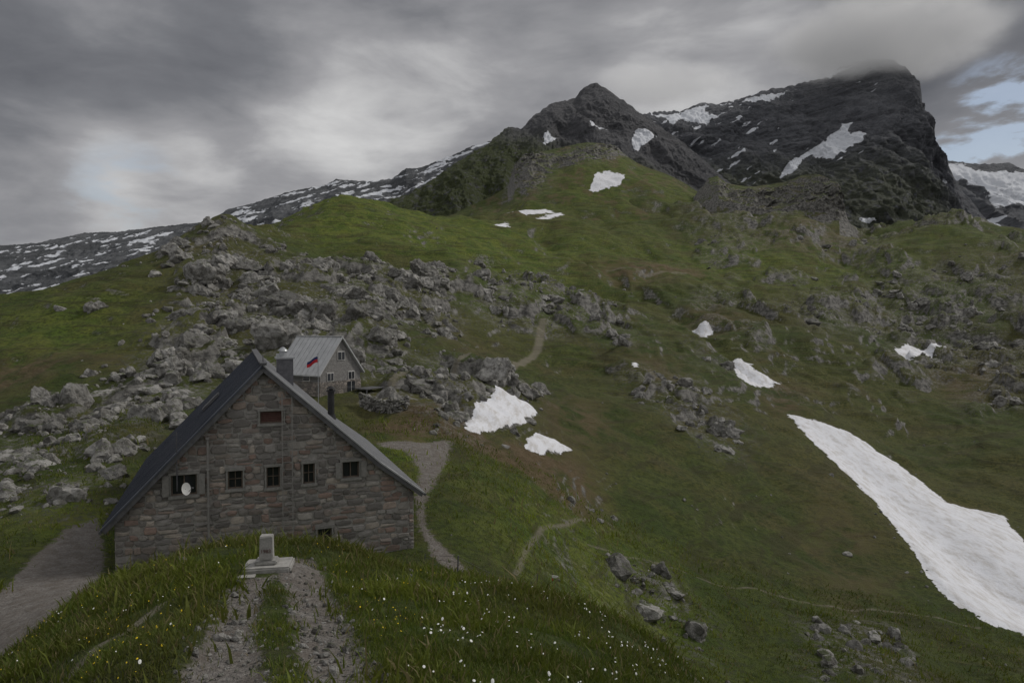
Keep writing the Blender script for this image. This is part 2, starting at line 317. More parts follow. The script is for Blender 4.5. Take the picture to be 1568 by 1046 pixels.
for u,v,s,k_ in [(345,405,2.2,6),(375,440,2.2,6),(470,410,2.0,5),(620,432,2.2,9),(655,432,2.2,7),(440,460,1.8,6),(540,465,1.7,6),(500,490,1.6,6),(590,470,1.6,6),(300,575,1.3,5),(270,560,1.3,5),(250,600,1.,5),(700,490,1.5,3),(770,468,1.6,5),(865,462,1.6,6),(950,520,1.5,5),(745,470,1.2,3),
 (1410,500,2,7),(1480,495,2,5),(560,560,1.3,5),(480,500,1.5,5),(30,640,1.1,4),(60,705,.8,6),(150,640,1.,5),(700,635,.9,8),(740,600,.9,5),(180,745,.6,4),(1410,810,.9,1),(1310,845,.8,1),(1090,555,1.2,5),(1030,600,1.,6),(1090,640,1.,5),(900,790,.8,3),(930,785,.5,2),(120,470,1.6,4),(275,400,2.,5),(1040,925,.45,4),(1320,990,.5,4),(1560,830,.8,4),(1540,420,1.6,6),(1460,410,1.3,5),(1230,430,1.3,4),(1100,400,1.2,3)]:
    a,bb=ab(u,v,10 if v>540 else 60)
    for i in range(k_): putrock(a+rng.normal()*.014,bb+rng.normal()*.016,s*rng.uniform(.35,1.1))
rocks('boulders',PP,SS,MROCK)
GP=[];GS=[]
S=rng.uniform([-.42,math.log(14)],[.0,math.log(26)],(7000,2))
for a,bb in S:
    d=math.exp(bb);x,y=a*d,d-10
    if lookup(path,x,y)>-.004+rng.normal()*.006: s=float(np.clip(rng.lognormal(-4.1,.6),.006,.09));GP.append((x,y,float(lookup(Z,x,y))+s*.2));GS.append(s)
rocks('path_gravel',GP,GS,MROCK,2)
# ================= GRASS
def grass(name,NC,nb,a0,a1,y0,y1,mt,hs):
    S=rng.uniform([a0,math.log(y0+10)],[a1,math.log(y1+10)],(NC,2));d=np.exp(S[:,1]);x=S[:,0]*d;y=d-10
    ok=(lookup(path,x,y)<-.002+.004*rng.normal(size=NC))&(lookup(snow,x,y)<-.002)&(lookup(thin,x,y)<.0)
    lx=(x+15.77)*.927+(y-26)*.375;ly=-(x+15.77)*.375+(y-26)*.927;ok&=~((lx>0)&(lx<12.7)&(ly>.1)&(ly<15))
    ok&=np.hypot(x-hx,y-hy)>.75
    x=x[ok];y=y[ok];nC=len(x);sc=(.45+y/28)*rng.lognormal(0,.38,nC)
    patch=fbm(x/1.5,y/1.5,3,91);sc*=np.clip(1+.9*patch,.35,2.2)
    X_=np.repeat(x,nb)+rng.normal(size=nC*nb)*np.repeat(sc,nb)*.12;Y_=np.repeat(y,nb)+rng.normal(size=nC*nb)*np.repeat(sc,nb)*.12
    n_=len(X_);s=np.repeat(sc,nb);h=s*rng.uniform(.05,.14,n_)*hs;w=s*rng.uniform(.004,.009,n_)
    th=rng.uniform(0,6.28,n_);ph=rng.uniform(0,6.28,n_);ln=h*rng.uniform(.2,1.1,n_)
    tall=rng.uniform(size=n_)<.012;h[tall]*=2.1;w[tall]*=.5
    B=np.stack([X_,Y_,lookup(Z,X_,Y_)-.01],-1);wv=np.stack([np.cos(ph),np.sin(ph),0*ph],-1)*w[:,None];dv=np.stack([np.cos(th),np.sin(th),0*th],-1)*ln[:,None];uz=np.array([0,0,1.])
    V=np.stack([B-wv,B+wv,B-wv*.8+dv*.35+uz*h[:,None]*.6,B+wv*.8+dv*.35+uz*h[:,None]*.6,B+dv+uz*h[:,None]],1).reshape(-1,3)
    i=np.arange(n_)[:,None]*5;Fc=np.concatenate([i+[[0,1,3]],i+[[0,3,2]],i+[[2,3,4]]],1).reshape(-1,3)
    lit=lookup(lush,X_,Y_);r=rng.uniform(size=n_);pr=np.repeat(np.clip(.5+patch,0,1),nb)
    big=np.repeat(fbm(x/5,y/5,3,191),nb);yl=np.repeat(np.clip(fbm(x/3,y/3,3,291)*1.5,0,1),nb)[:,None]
    c=np.stack([.065+.06*r+.05*pr,.115+.06*r+.03*pr,.018+.012*r],-1);c=c*(1-.4*yl)+np.array([.13,.12,.04])*.4*yl;c*=((.78+.7*lit)*(1+.35*big))[:,None];dry=(rng.uniform(size=n_)<.10)|tall;c[dry]=[.20,.17,.08]
    ob=mk(name,V,Fc,mt);attr(ob,'col',np.repeat(c,5,0))
mg,nt,b=mat('grass_blade',.7);nt.links.new(at(nt,'col').outputs['Color'],b.inputs['Base Color'])
tr=nd(nt,'ShaderNodeBsdfTranslucent',{'Color':at(nt,'col').outputs['Color']});ms=nd(nt,'ShaderNodeMixShader',{0:.4,1:b.outputs[0],2:tr.outputs[0]});nt.links.new(ms.outputs[0],nt.nodes['Material Output'].inputs[0])
grass('meadow_grass',37000,13,-.62,.42,2.5,24,mg,.9)
grass('valley_grass',18000,8,-.6,.75,20,55,mg,.55)
S=rng.uniform([-.45,math.log(14)],[.35,math.log(27)],(2600,2));d=np.exp(S[:,1]);x=S[:,0]*d;y=d-10
ok=(lookup(path,x,y)<-.01)&(fbm(x/1.2,y/1.2,3,12)>.04);x=x[ok];y=y[ok];yel=(x<-1.2)&(rng.uniform(size=len(x))<.8);V=[];Fc=[];C=[]
for i,(xx,yy) in enumerate(zip(x,y)):
    z=float(lookup(Z,xx,yy))+rng.uniform(.06,.15);r=rng.uniform(.007,.019)*(1 if not yel[i] else .7);o=len(V);tl=rng.normal(size=2)*.4;tl[1]-=.5
    V.append((xx,yy,z+.004));
    for k_ in range(7):
        t=k_*6.283/7;V.append((xx+r*math.cos(t),yy+r*math.sin(t),z+r*(math.cos(t)*tl[0]-math.sin(t)*tl[1])))
    Fc+=[[o,o+1+k_,o+1+(k_+1)%7] for k_ in range(7)];C+=[(.7,.5,.02) if yel[i] else (.75,.75,.72)]*8
mf,nt,b=mat('flower_petal',.7);nt.links.new(at(nt,'col').outputs['Color'],b.inputs['Base Color'])
ob=mk('wildflowers',np.array(V),np.array(Fc),mf);attr(ob,'col',np.array(C))
# ================= MOUNTAINS
def loft(lines,nu,nt_):
    us=[p[0] for p in lines[0]];ug=np.linspace(us[0],us[-1],nu);LV=[];LY=[]
    for l in lines:
        l=np.array(l,float);LV.append(np.interp(ug,l[:,0],l[:,1]));LY.append(np.interp(ug,l[:,0],l[:,2]))
    LV=np.array(LV);LY=np.array(LY);t=np.linspace(0,len(lines)-1,nt_);i=np.minimum(t.astype(int),len(lines)-2);f=(t-i)[:,None]
    Vv=LV[i]*(1-f)+LV[i+1]*f;Yy=LY[i]*(1-f)+LY[i+1]*f;U=np.broadcast_to(ug,Vv.shape);return U,Vv,Yy,np.broadcast_to(t[:,None],Vv.shape),P(U,Vv,Yy)
def rockmat(name,c1,c2,green=None,strata=.0,sc=.02,snowc=(.60,.62,.66)):  # bluish tint in the rock colours stands in for distance haze
    m,nt,b=mat(name,.95);p=pos(nt);n1=noise(nt,p,sc,9.,.68);n2=noise(nt,p,sc*5,8.,.7);n3=noise(nt,nd(nt,'ShaderNodeMapping',{'Vector':p,'Scale':(1,1,2.6),'Rotation':(0,.35,0)}).outputs[0],sc*9,8.,.75)
    c=mix(nt,mr(nt,n1,.35,.65),c1,c2)
    sv=nd(nt,'ShaderNodeMapping',{'Vector':p,'Scale':(.003,.003,.05),'Rotation':(0,.3,0)}).outputs[0];ns=noise(nt,sv,1.,7.,.72,.3)
    c=mix(nt,mth(nt,'MULTIPLY',mr(nt,ns,.47,.58),strata),c,tuple(q*.5 for q in c1))
    c=mix(nt,mr(nt,n2,.5,.7,0,.5),c,tuple(q*.6 for q in c1));c=mix(nt,mr(nt,n3,.52,.68,0,.5),c,tuple(q*1.4 for q in c2))
    if green: c=mix(nt,mth(nt,'MULTIPLY',at(nt,'green').outputs['Fac'],mr(nt,n2,.35,.5)),c,green)
    s=mr(nt,mth(nt,'ADD',at(nt,'snow').outputs['Fac'],mth(nt,'MULTIPLY',mth(nt,'SUBTRACT',n2,.5),8.)),-.4,.4)
    c=mix(nt,s,c,snowc);nt.links.new(c,b.inputs['Base Color']);bump(nt,b,mth(nt,'MULTIPLY',mth(nt,'ADD',mth(nt,'ADD',n1,n2),mth(nt,'ADD',n3,mth(nt,'MULTIPLY',ns,1.))),mr(nt,s,0.,1.,1.,.2)),.9,10.);return m
def mountain(name,lines,nu,nr,amp,wl,mt,polys=(),vert=3.,rid=.12,seed=1,extra=None,green=None,tw=0.):
    U,Vv,Yy,T,Pw=loft(lines,nu,nr);Pw=Pw.copy();e=np.clip(np.abs(T-1)/.6,0,1);w=rid+(1-rid)*e*e*(3-2*e)
    x,z=Pw[...,0],Pw[...,2];xt=x+tw*z;zt=z-tw*x
    r=ridged(xt/wl+fbm(x/wl/2,z/wl/2,2,seed+9)*.6,zt/(wl*vert),6,seed)
    f2=fbm(x/(wl*.35),z/(wl*.5),6,seed+40,.6)
    Pw[...,1]-=(r-.3)*amp*w+f2*amp*.25*w
    sn=np.full(U.shape,-9.)
    for pl in polys: sn=np.maximum(sn,sdpoly(pl,U+fbm(U/9,Vv/9,3,3)*2.5,Vv+fbm(U/9,Vv/9,3,8)*2.5))
    if extra: sn=np.maximum(sn,extra(U,Vv,T,r,f2))
    Pw[...,2]+=(f2*.12+r*.05)*amp*rid*2.+fbm(x/(wl*.1),Yy/(wl*.1),3,seed+5)*amp*.05
    ob=mk(name,Pw.reshape(-1,3),gridfaces(nr,nu),mt,True);attr(ob,'snow',sn.ravel());attr(ob,'green',(green(U,Vv,T) if green else 0*U).ravel())
off=lambda l,dv,fy:[(u,v+dv,y*fy) for u,v,y in l]
rA=[(-500,450,2400),(0,376,2300),(60,372,2300),(130,357,2300),(180,355,2250),(330,338,2200),(345,322,2200),(400,308,2150),(440,295,2100),(500,283,2100),(515,275,2100),(560,278,2050),(600,275,2050),(622,258,2000),(640,258,2000),(690,240,1950),(720,225,1900),(745,218,1900),(820,190,1900)]
mA=rockmat('limestone_slope_rock',(.10,.107,.115),(.18,.187,.198),None,.5,.02)
def exA(U,V,T,r,f):
    k=(V+U*.28)/6.;n_=fbm(U/50,k,5,60,.62)+.4*fbm(U/12,k*1.9,3,61);dens=sstep(U,300,600)*.16
    return (n_-.40+dens-.12*np.abs(T-1.6))*14
mountain('limestone_mountain_slope',[off(rA,60,1.2),rA,[(-500,540,1900),(0,430,1800),(400,365,1650),(600,330,1600),(820,260,1600)],[(-500,640,1300),(0,500,1200),(400,440,1150),(820,400,1150)]],900,300,45,150,mA,[],1.,.1,11,exA)
rD=[(1300,260,3200),(1400,262,3200),(1450,246,3100),(1500,252,3100),(1545,250,3100),(1570,262,3000),(1600,285,3000),(1900,380,2800)]
mD=rockmat('far_range_rock',(.11,.115,.128),(.15,.157,.17),None,.3,.015)
mountain('distant_snowy_mountain',[off(rD,60,1.15),rD,off(rD,70,.85),off(rD,200,.6)],400,200,90,200,mD,
 [[(1440,250),(1475,252),(1500,270),(1545,280),(1600,300),(1600,330),(1555,312),(1520,320),(1490,290),(1460,275)],[(1480,262),(1570,265),(1620,300),(1530,290)],[(1515,335),(1530,332),(1530,350),(1520,348)]],2.,.1,15)
rC=[(880,230,1500),(960,195,1700),(985,176,1750),(1010,172,1800),(1040,172,1850),(1070,160,1850),(1100,160,1850),(1150,147,1850),(1180,136,1850),(1200,134,1850),(1265,119,1850),(1285,104,1850),(1305,98,1850),(1335,91,1800),(1365,92,1750),(1385,104,1700),(1407,128,1650),(1411,160,1620),(1415,196,1600),(1430,222,1580),(1445,245,1550),(1470,290,1500),(1530,360,1400),(1580,400,1300),(1800,520,1200)]
mid1=[(880,270,1350),(960,240,1450),(1100,215,1500),(1200,215,1500),(1300,200,1480),(1360,190,1450),(1400,200,1430),(1450,300,1350),(1530,390,1200),(1800,560,1100)]
mid2=[(880,320,1000),(1100,290,1150),(1250,290,1200),(1350,290,1200),(1420,320,1200),(1530,430,1050),(1800,600,1000)]
ft=[(880,420,700),(1200,400,800),(1400,430,850),(1530,500,850),(1800,680,850)]
mC=rockmat('massif_rock',(.105,.109,.122),(.16,.165,.18),(.065,.074,.042),.6,.012)
pC=[[(1190,276),(1198,256),(1238,233),(1262,215),(1288,190),(1301,193),(1288,208),(1322,206),(1308,220),(1285,237),(1268,246),(1250,243),(1236,241),(1212,264)],
[(985,172),(1012,178),(1040,176),(1060,165),(1085,162),(1078,172),(1100,178),(1122,170),(1080,190),(1040,186),(1025,198),(1015,186)],[(1262,119),(1285,104),(1312,100),(1280,112),(1270,122)],[(1130,156),(1165,148),(1210,138),(1190,150),(1170,158)],
[(1447,272),(1462,298),(1482,328),(1497,345),(1499,362),(1485,352),(1472,322),(1455,292)],[(1310,336),(1325,335),(1340,342),(1318,345)],[(962,225),(975,203),(990,208),(1003,213),(985,225),(972,238)],[(975,240),(1000,250),(1010,262),(985,255)]]
exC=lambda U,V,T,r,f:(fbm(U/30,(V+U*.4)/7,4,90)-.58-.35*sstep(U,1150,1230)-.1*np.abs(T-1.2)-.5*(V>300))*14
mountain('rocky_massif',[off(rC,70,1.2),rC,mid1,mid2,ft],1000,420,65,150,mC,pC,2.4,.10,23,exC,lambda U,V,T:sstep(T,2.1,3.)*.8,.45)
rB=[(420,420,700),(520,350,750),(590,313,800),(640,290,850),(700,250,950),(745,222,1050),(778,195,1150),(798,199,1150),(815,180,1200),(845,160,1250),(880,151,1300),(895,133,1330),(912,126,1330),(935,140,1300),(965,163,1250),(1000,187,1200),(1040,215,1100),(1080,248,1000),(1120,285,900),(1200,350,800)]
mb1=[(420,450,620),(590,345,680),(700,300,750),(780,250,900),(912,190,1050),(1000,225,1000),(1080,285,850),(1200,400,700)]
fb_=[(420,560,520),(600,420,560),(800,380,600),(912,330,650),(1080,380,650),(1200,480,600)]
mB=rockmat('peak_rock',(.095,.096,.104),(.15,.15,.158),(.060,.074,.026),.45,.02)
pB=[[(829,216),(838,209),(851,215),(845,223),(832,224)],[(900,190),(915,195),(932,199),(918,203),(903,198)],[(962,222),(972,204),(988,207),(1003,213),(985,225),(972,238)]]
mountain('pointed_peak',[off(rB,60,1.15),rB,mb1,fb_],900,360,40,120,mB,pB,2.0,.10,33,None,lambda U,V,T:np.clip(sstep(V-np.interp(U,[590,800,912,1080],[300,205,230,290]),-15,40)+sstep(800-U,0,60)*.95,0,1),.4)
# grassy knolls
k1=[(640,345,420),(690,330,440),(750,303,455),(778,285,460),(788,258,465),(802,243,470),(820,236,475),(850,227,480),(880,222,480),(900,218,480),(935,223,480),(955,238,475),(975,250,470),(1010,263,455),(1040,276,445),(1080,300,430),(1130,330,410)]
k1m=[(640,365,380),(700,345,385),(760,325,390),(800,300,400),(880,270,410),(950,272,405),(1010,290,395),(1080,318,385),(1130,345,380)]
k1f=[(640,420,300),(760,390,310),(880,370,320),(1000,375,320),(1130,400,320)]
sK=[[(903,290),(912,265),(930,260),(957,270),(950,284),(925,290),(908,295)]]
crk=lambda U,V,T:np.clip(np.exp(-(((U-805)/30)**2+((V-262)/28)**2))*1.2+np.exp(-(((U-915)/40)**2+((V-232)/9)**2))+.8*np.exp(-(((U-860)/50)**2+((V-245)/8)**2)),0,1)
def knoll(name,lines,nu,nr,seed,crag_,snp,sunlitf,am):
    U,Vv,Yy,T,Pw=loft(lines,nu,nr);Pw=Pw.copy();x,z=Pw[...,0].copy(),Pw[...,2].copy();y=Pw[...,1].copy()
    e=sstep(np.abs(T-1),0,.5);ck=crag_(U,Vv,T)
    Pw[...,2]+=fbm(x/22,y/22,4,seed,.4)*am*(.35+.65*e)+fbm(x/3,y/3,3,seed+3)*.08+ck*ridged(x/9,z/9+y/15,5,seed+7)*am*1.1
    Pw[...,1]-=ck*ridged(x/11,z/6,5,seed+8)*am*3.
    sn=np.full(U.shape,-1.)
    for pl in snp: sn=np.maximum(sn,sdpoly(pl,U+fbm(U/6,Vv/6,3,3)*1.5,Vv+fbm(U/6,Vv/6,3,8)*1.2)*.003)
    ob=mk(name,Pw.reshape(-1,3),gridfaces(nr,nu),MTER,True)
    for k_,G in (('snow',sn),('path',-1+0*U),('thin',-1+0*U),('rock',np.clip(ck*1.9,0,1.15)),('dirt',.6*sstep(fbm(U/25,Vv/12,3,seed+20),.1,.4)),('lush',sunlitf(U,Vv,T))): attr(ob,k_,G.ravel())  # 'lush' carries the painted sunlight
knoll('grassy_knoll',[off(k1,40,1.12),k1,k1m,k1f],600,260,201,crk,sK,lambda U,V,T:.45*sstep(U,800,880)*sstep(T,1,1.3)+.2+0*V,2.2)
k2=[(1020,345,400),(1050,318,400),(1070,292,400),(1085,276,400),(1098,272,400),(1110,282,395),(1140,286,390),(1180,285,380),(1205,279,370),(1225,270,360),(1255,269,345),(1272,276,338),(1280,290,330),(1288,315,322),(1300,340,316),(1340,380,310)]
k2m=[(1020,370,360),(1060,335,355),(1098,308,350),(1180,322,335),(1255,328,318),(1285,345,310),(1340,400,305)]
k2f=[(1020,450,270),(1180,450,262),(1280,455,255),(1340,470,250)]
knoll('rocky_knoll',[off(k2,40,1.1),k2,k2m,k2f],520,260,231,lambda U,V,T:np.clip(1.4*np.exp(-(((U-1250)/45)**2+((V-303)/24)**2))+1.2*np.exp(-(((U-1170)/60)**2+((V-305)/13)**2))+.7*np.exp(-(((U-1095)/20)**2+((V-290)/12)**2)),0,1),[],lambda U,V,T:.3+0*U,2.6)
# ================= HUT
HX,HY,HZ=-15.77,26.,-10.;ang=math.atan2(.375,.927)
hut=bpy.data.objects.new('stone_mountain_hut',None);bpy.context.scene.collection.objects.link(hut);hut.location=(HX,HY,HZ);hut.rotation_euler=(0,0,ang)
RW,EZ,AZ,LEN=12.7,2.05,8.25,15.;MX=5.9;YW=.30
nvec=np.array([-math.sin(ang),math.cos(ang)]);fvec=np.array([math.cos(ang),math.sin(ang)])
def fpx(u,v):
    a,e=ray(u,v);den=a*nvec[0]+nvec[1];p0=np.array([HX,HY])+nvec*YW;t=(p0@nvec)/den
    return float((np.array([a*t,t])-np.array([HX,HY]))@fvec),float(e*t-HZ)
slL=(AZ-EZ)/MX;slR=(AZ-EZ)/(RW-MX)
def topz(x): return EZ+ (x*slL if x<MX else (RW-x)*slR)-.16
def clip(poly,fn):
    out=[]
    for i in range(len(poly)):
        a,b_=poly[i],poly[(i+1)%len(poly)];da,db=fn(a),fn(b_)
        if da>=0: out.append(a)
        if (da>=0)!=(db>=0): t=da/(da-db);out.append((a[0]+(b_[0]-a[0])*t,a[1]+(b_[1]-a[1])*t))
    return out
def gclip(poly):
    poly=clip(poly,lambda q:EZ-.16+q[0]*slL-q[1])
    return clip(poly,lambda q:EZ-.16+(RW-q[0])*slR-q[1]) if len(poly)>2 else []
wins=[]
for u0,v0,u1,v1,kind in [(398,629,434,648,'shutter'),(349,720,372,748,'vent'),(408,714,429,746,'vent'),(464,709,482,740,'vent'),(262,726,302,758,'win'),(524,706,550,731,'win'),(486,808,508,834,'vent')]:
    xa,zb=fpx(u0,v1);xb,_=fpx(u1,v1);_,zt=fpx((u0+u1)/2,v0);_,zb=fpx((u0+u1)/2,v1);wins.append((xa,xb,zb,zt,kind))
W0,W1,ZB=.4,RW-.4,-2.5
mb=MB();xs=sorted({W0,W1,MX}|{w for q_ in wins for w in q_[:2]});zs=sorted({ZB,8.25}|{w for q_ in wins for w in q_[2:4]})
for i in range(len(xs)-1):
    for j in range(len(zs)-1):
        cx,cz=(xs[i]+xs[i+1])/2,(zs[j]+zs[j+1])/2
        if any(w[0]<cx<w[1] and w[2]<cz<w[3] for w in wins): continue
        pl=gclip([(xs[i],zs[j]),(xs[i+1],zs[j]),(xs[i+1],zs[j+1]),(xs[i],zs[j+1])])
        if len(pl)>2: mb.add([(a,YW,z) for a,z in pl],[tuple(range(len(pl)))],1)
ez=topz(W0);er=topz(W1);mb.add([(W0,YW,ZB),(W0,LEN-.4,ZB),(W0,LEN-.4,ez),(W0,YW,ez)],[(0,1,2,3)]);mb.add([(W1,YW,ZB),(W1,LEN-.4,ZB),(W1,LEN-.4,er),(W1,YW,er)],[(3,2,1,0)])
mb.add([(W0,LEN-.4,ZB),(W1,LEN-.4,ZB),(W1,LEN-.4,er),(MX,LEN-.4,AZ-.16),(W0,LEN-.4,ez)],[(0,4,3,2,1)])
mm,nt,b=mat('stone_masonry',.95);o=objc(nt);sv=nd(nt,'ShaderNodeMapping',{'Vector':o,'Scale':(2.2,2.2,3.4)}).outputs[0]
vc=nd(nt,'ShaderNodeTexVoronoi',{'Vector':sv,'Scale':1.}).outputs;ve=nd(nt,'ShaderNodeTexVoronoi',{'Vector':sv,'Scale':1.},feature='DISTANCE_TO_EDGE').outputs['Distance']
sepc=nd(nt,'ShaderNodeSeparateXYZ',{0:vc['Color']}).outputs[0];cc=mix(nt,sepc,(.13,.12,.11),(.30,.26,.23));cc=mix(nt,mr(nt,ve,.03,.07,1,0),cc,(.15,.14,.13));cc=mix(nt,mr(nt,noise(nt,o,9.),.4,.7,0,.4),cc,(.10,.092,.084))
nt.links.new(cc,b.inputs['Base Color']);bump(nt,b,mr(nt,ve,0.,.12),.8,.05)
MMO=simple('lime_mortar',(.22,.21,.195),(.34,.325,.30),7.,.95,0,.5,.02)
mb.out('walls',[mm,MMO],hut)
V=[];Fc=[];C=[];pal=np.array([(.34,.275,.235),(.31,.265,.235),(.27,.255,.24),(.20,.185,.172),(.42,.37,.32),(.30,.215,.18),(.31,.295,.275),(.23,.215,.20),(.36,.335,.305)])
z=ZB+.9
while z<8.1:
    h=rng.uniform(.22,.38);x=W0-rng.uniform(0,.02)
    while x<W1-.05:
        w=min(rng.uniform(.24,.78),W1-x+.01)
        if W1-(x+w)<.2: w=W1-x
        parts=[(x,x+w,z,z+h)]
        if h>.27 and rng.uniform()<.35: k_=rng.uniform(.35,.65)*h;parts=[(x,x+w,z,z+k_),(x,x+w,z+k_,z+h)]
        elif w>.5 and rng.uniform()<.2: k_=w*rng.uniform(.4,.6);parts=[(x,x+k_,z,z+h),(x+k_,x+w,z,z+h)]
        for x0,x1,z0,z1 in parts:
            if any(x1>w_[0]-.06 and x0<w_[1]+.06 and z1>w_[2]-.10 and z0<w_[3]+.10 for w_ in wins):
                for w_ in wins:
                    if z1>w_[2]-.10 and z0<w_[3]+.10:
                        if x0<w_[0]-.06<x1: x1=w_[0]-.06
                        elif x0<w_[1]+.06<x1: x0=w_[1]+.06
                        elif x0>=w_[0]-.06 and x1<=w_[1]+.06: x1=x0
                if x1-x0<.1: continue
            g_=.018;j=lambda:rng.uniform(-.035,.035)
            wob=.05*math.sin(x0*1.3+z0*.7)+.03*math.sin(x0*3.1)
            z0+=wob;z1+=wob
            xm=(x0+x1)/2;zm=(z0+z1)/2
            pl=[(x0+g_+j(),z0+g_+j()),(xm,z0+g_+j()*.6),(x1-g_+j(),z0+g_+j()),(x1-g_+j()*.6,zm),(x1-g_+j(),z1-g_+j()),(xm,z1-g_+j()*.6),(x0+g_+j(),z1-g_+j()),(x0+g_+j()*.6,zm)]
            for ci in (0,2,4,6): k_=rng.uniform(.05,.36);pl[ci]=(pl[ci][0]+(xm-pl[ci][0])*k_*.5,pl[ci][1]+(zm-pl[ci][1])*k_)
            pl=gclip(pl)
            if len(pl)<3: continue
            n_=len(pl);cx=sum(q_[0] for q_ in pl)/n_;cz=sum(q_[1] for q_ in pl)/n_;dp=rng.uniform(.02,.075);o_=len(V)
            for (s_,yy) in ((1,YW+.02),(1,YW-dp*.45),(.86,YW-dp)):
                for a,zz in pl: V.append((cx+(a-cx)*s_,yy+(rng.uniform(-.012,.012) if s_<1 else 0),cz+(zz-cz)*s_))
            V.append((cx,YW-dp-rng.uniform(0,.02),cz))
            for r_ in range(2): Fc+=[(o_+r_*n_+i,o_+r_*n_+(i+1)%n_,o_+(r_+1)*n_+(i+1)%n_,o_+(r_+1)*n_+i) for i in range(n_)]
            Fc+=[(o_+2*n_+i,o_+2*n_+(i+1)%n_,o_+3*n_) for i in range(n_)]
            c_=pal[int(rng.integers(len(pal)))]*rng.uniform(.65,1.25);C+=[c_]*(3*n_+1)
        x+=w
    z+=h
ms_,nt,b=mat('facing_stone',.92);o=objc(nt);nn_=noise(nt,o,5.,8.,.7);n2_=noise(nt,o,28.,5.,.7);n0_=noise(nt,o,.5,4.,.6)
c=mix(nt,mr(nt,nn_,.35,.7,0,.45),at(nt,'col').outputs['Color'],(.13,.12,.11));c=mix(nt,mr(nt,n2_,.55,.75,0,.35),c,(.40,.37,.33));c=mix(nt,mr(nt,n0_,.45,.7,0,.35),c,(.12,.108,.097));nt.links.new(c,b.inputs['Base Color']);bump(nt,b,mth(nt,'ADD',nn_,mth(nt,'MULTIPLY',n2_,.5)),.8,.04)
ob=mk('facing_stones',np.array(V),Fc,ms_,False,hut);attr(ob,'col',np.array(C))
MST=simple('window_stone',(.19,.185,.172),(.28,.27,.25),8.);MWD=simple('weathered_wood',(.10,.08,.062),(.18,.145,.115),5.);MRED=simple('rusty_shutter',(.10,.05,.042),(.14,.08,.066),8.)
MGL,nt,b=mat('window_glass',.1);b.inputs['Base Color'].default_value=(.025,.028,.032,1);b.inputs['Specular IOR Level'].default_value=.7
MBW=simple('white_window_frame',(.45,.44,.42),(.55,.54,.52),9.)
MSH=simple('grey_shutter_wood',(.18,.172,.16),(.26,.25,.232),7.)
w_=MB()
for xa,xb,zb,zt,kd in wins:
    w_.box(xa-.10,xb+.10,YW-.12,YW+.08,zt,zt+.11,0);w_.box(xa-.10,xb+.10,YW-.15,YW+.08,zb-.10,zb,0)
    w_.box(xa-.06,xa,YW-.105,YW+.2,zb,zt,0);w_.box(xb,xb+.06,YW-.105,YW+.2,zb,zt,0)
    w_.box(xa,xb,YW+.14,YW+.16,zb,zt,2 if kd!='shutter' else 3)
    t=.05;fm=1
    for bx in ((xa,xa+t,zb,zt),(xb-t,xb,zb,zt),(xa+t,xb-t,zb,zb+t),(xa+t,xb-t,zt-t,zt)): w_.box(bx[0],bx[1],YW+.06,YW+.138,bx[2],bx[3],fm)
    xm=(xa+xb)/2
    if kd=='win': 
        w_.box(xm-.02,xm+.02,YW+.07,YW+.137,zb+t,zt-t,1)
        w_.box(xa-.30,xa-.065,YW-.17,YW-.13,zb+.02,zt,4);w_.box(xb+.065,xb+.30,YW-.17,YW-.13,zb+.02,zt,4)
    elif kd=='vent': w_.box(xm-.015,xm+.015,YW+.08,YW+.137,zb+t,zt-t,1);w_.box(xa+t,xm-.016,YW+.09,YW+.136,(zb+zt)/2,(zb+zt)/2+.03,1);w_.box(xm+.016,xb-t,YW+.09,YW+.136,(zb+zt)/2,(zb+zt)/2+.03,1)
    elif kd=='shutter':
        for i in range(5): w_.box(xa+t+.01,xb-t-.01,YW+.08,YW+.12,zb+t+i*(zt-zb-2*t)/5+.01,zb+t+(i+1)*(zt-zb-2*t)/5-.02,3)
w_.out('windows',[MST,MWD,MGL,MRED,MSH],hut)
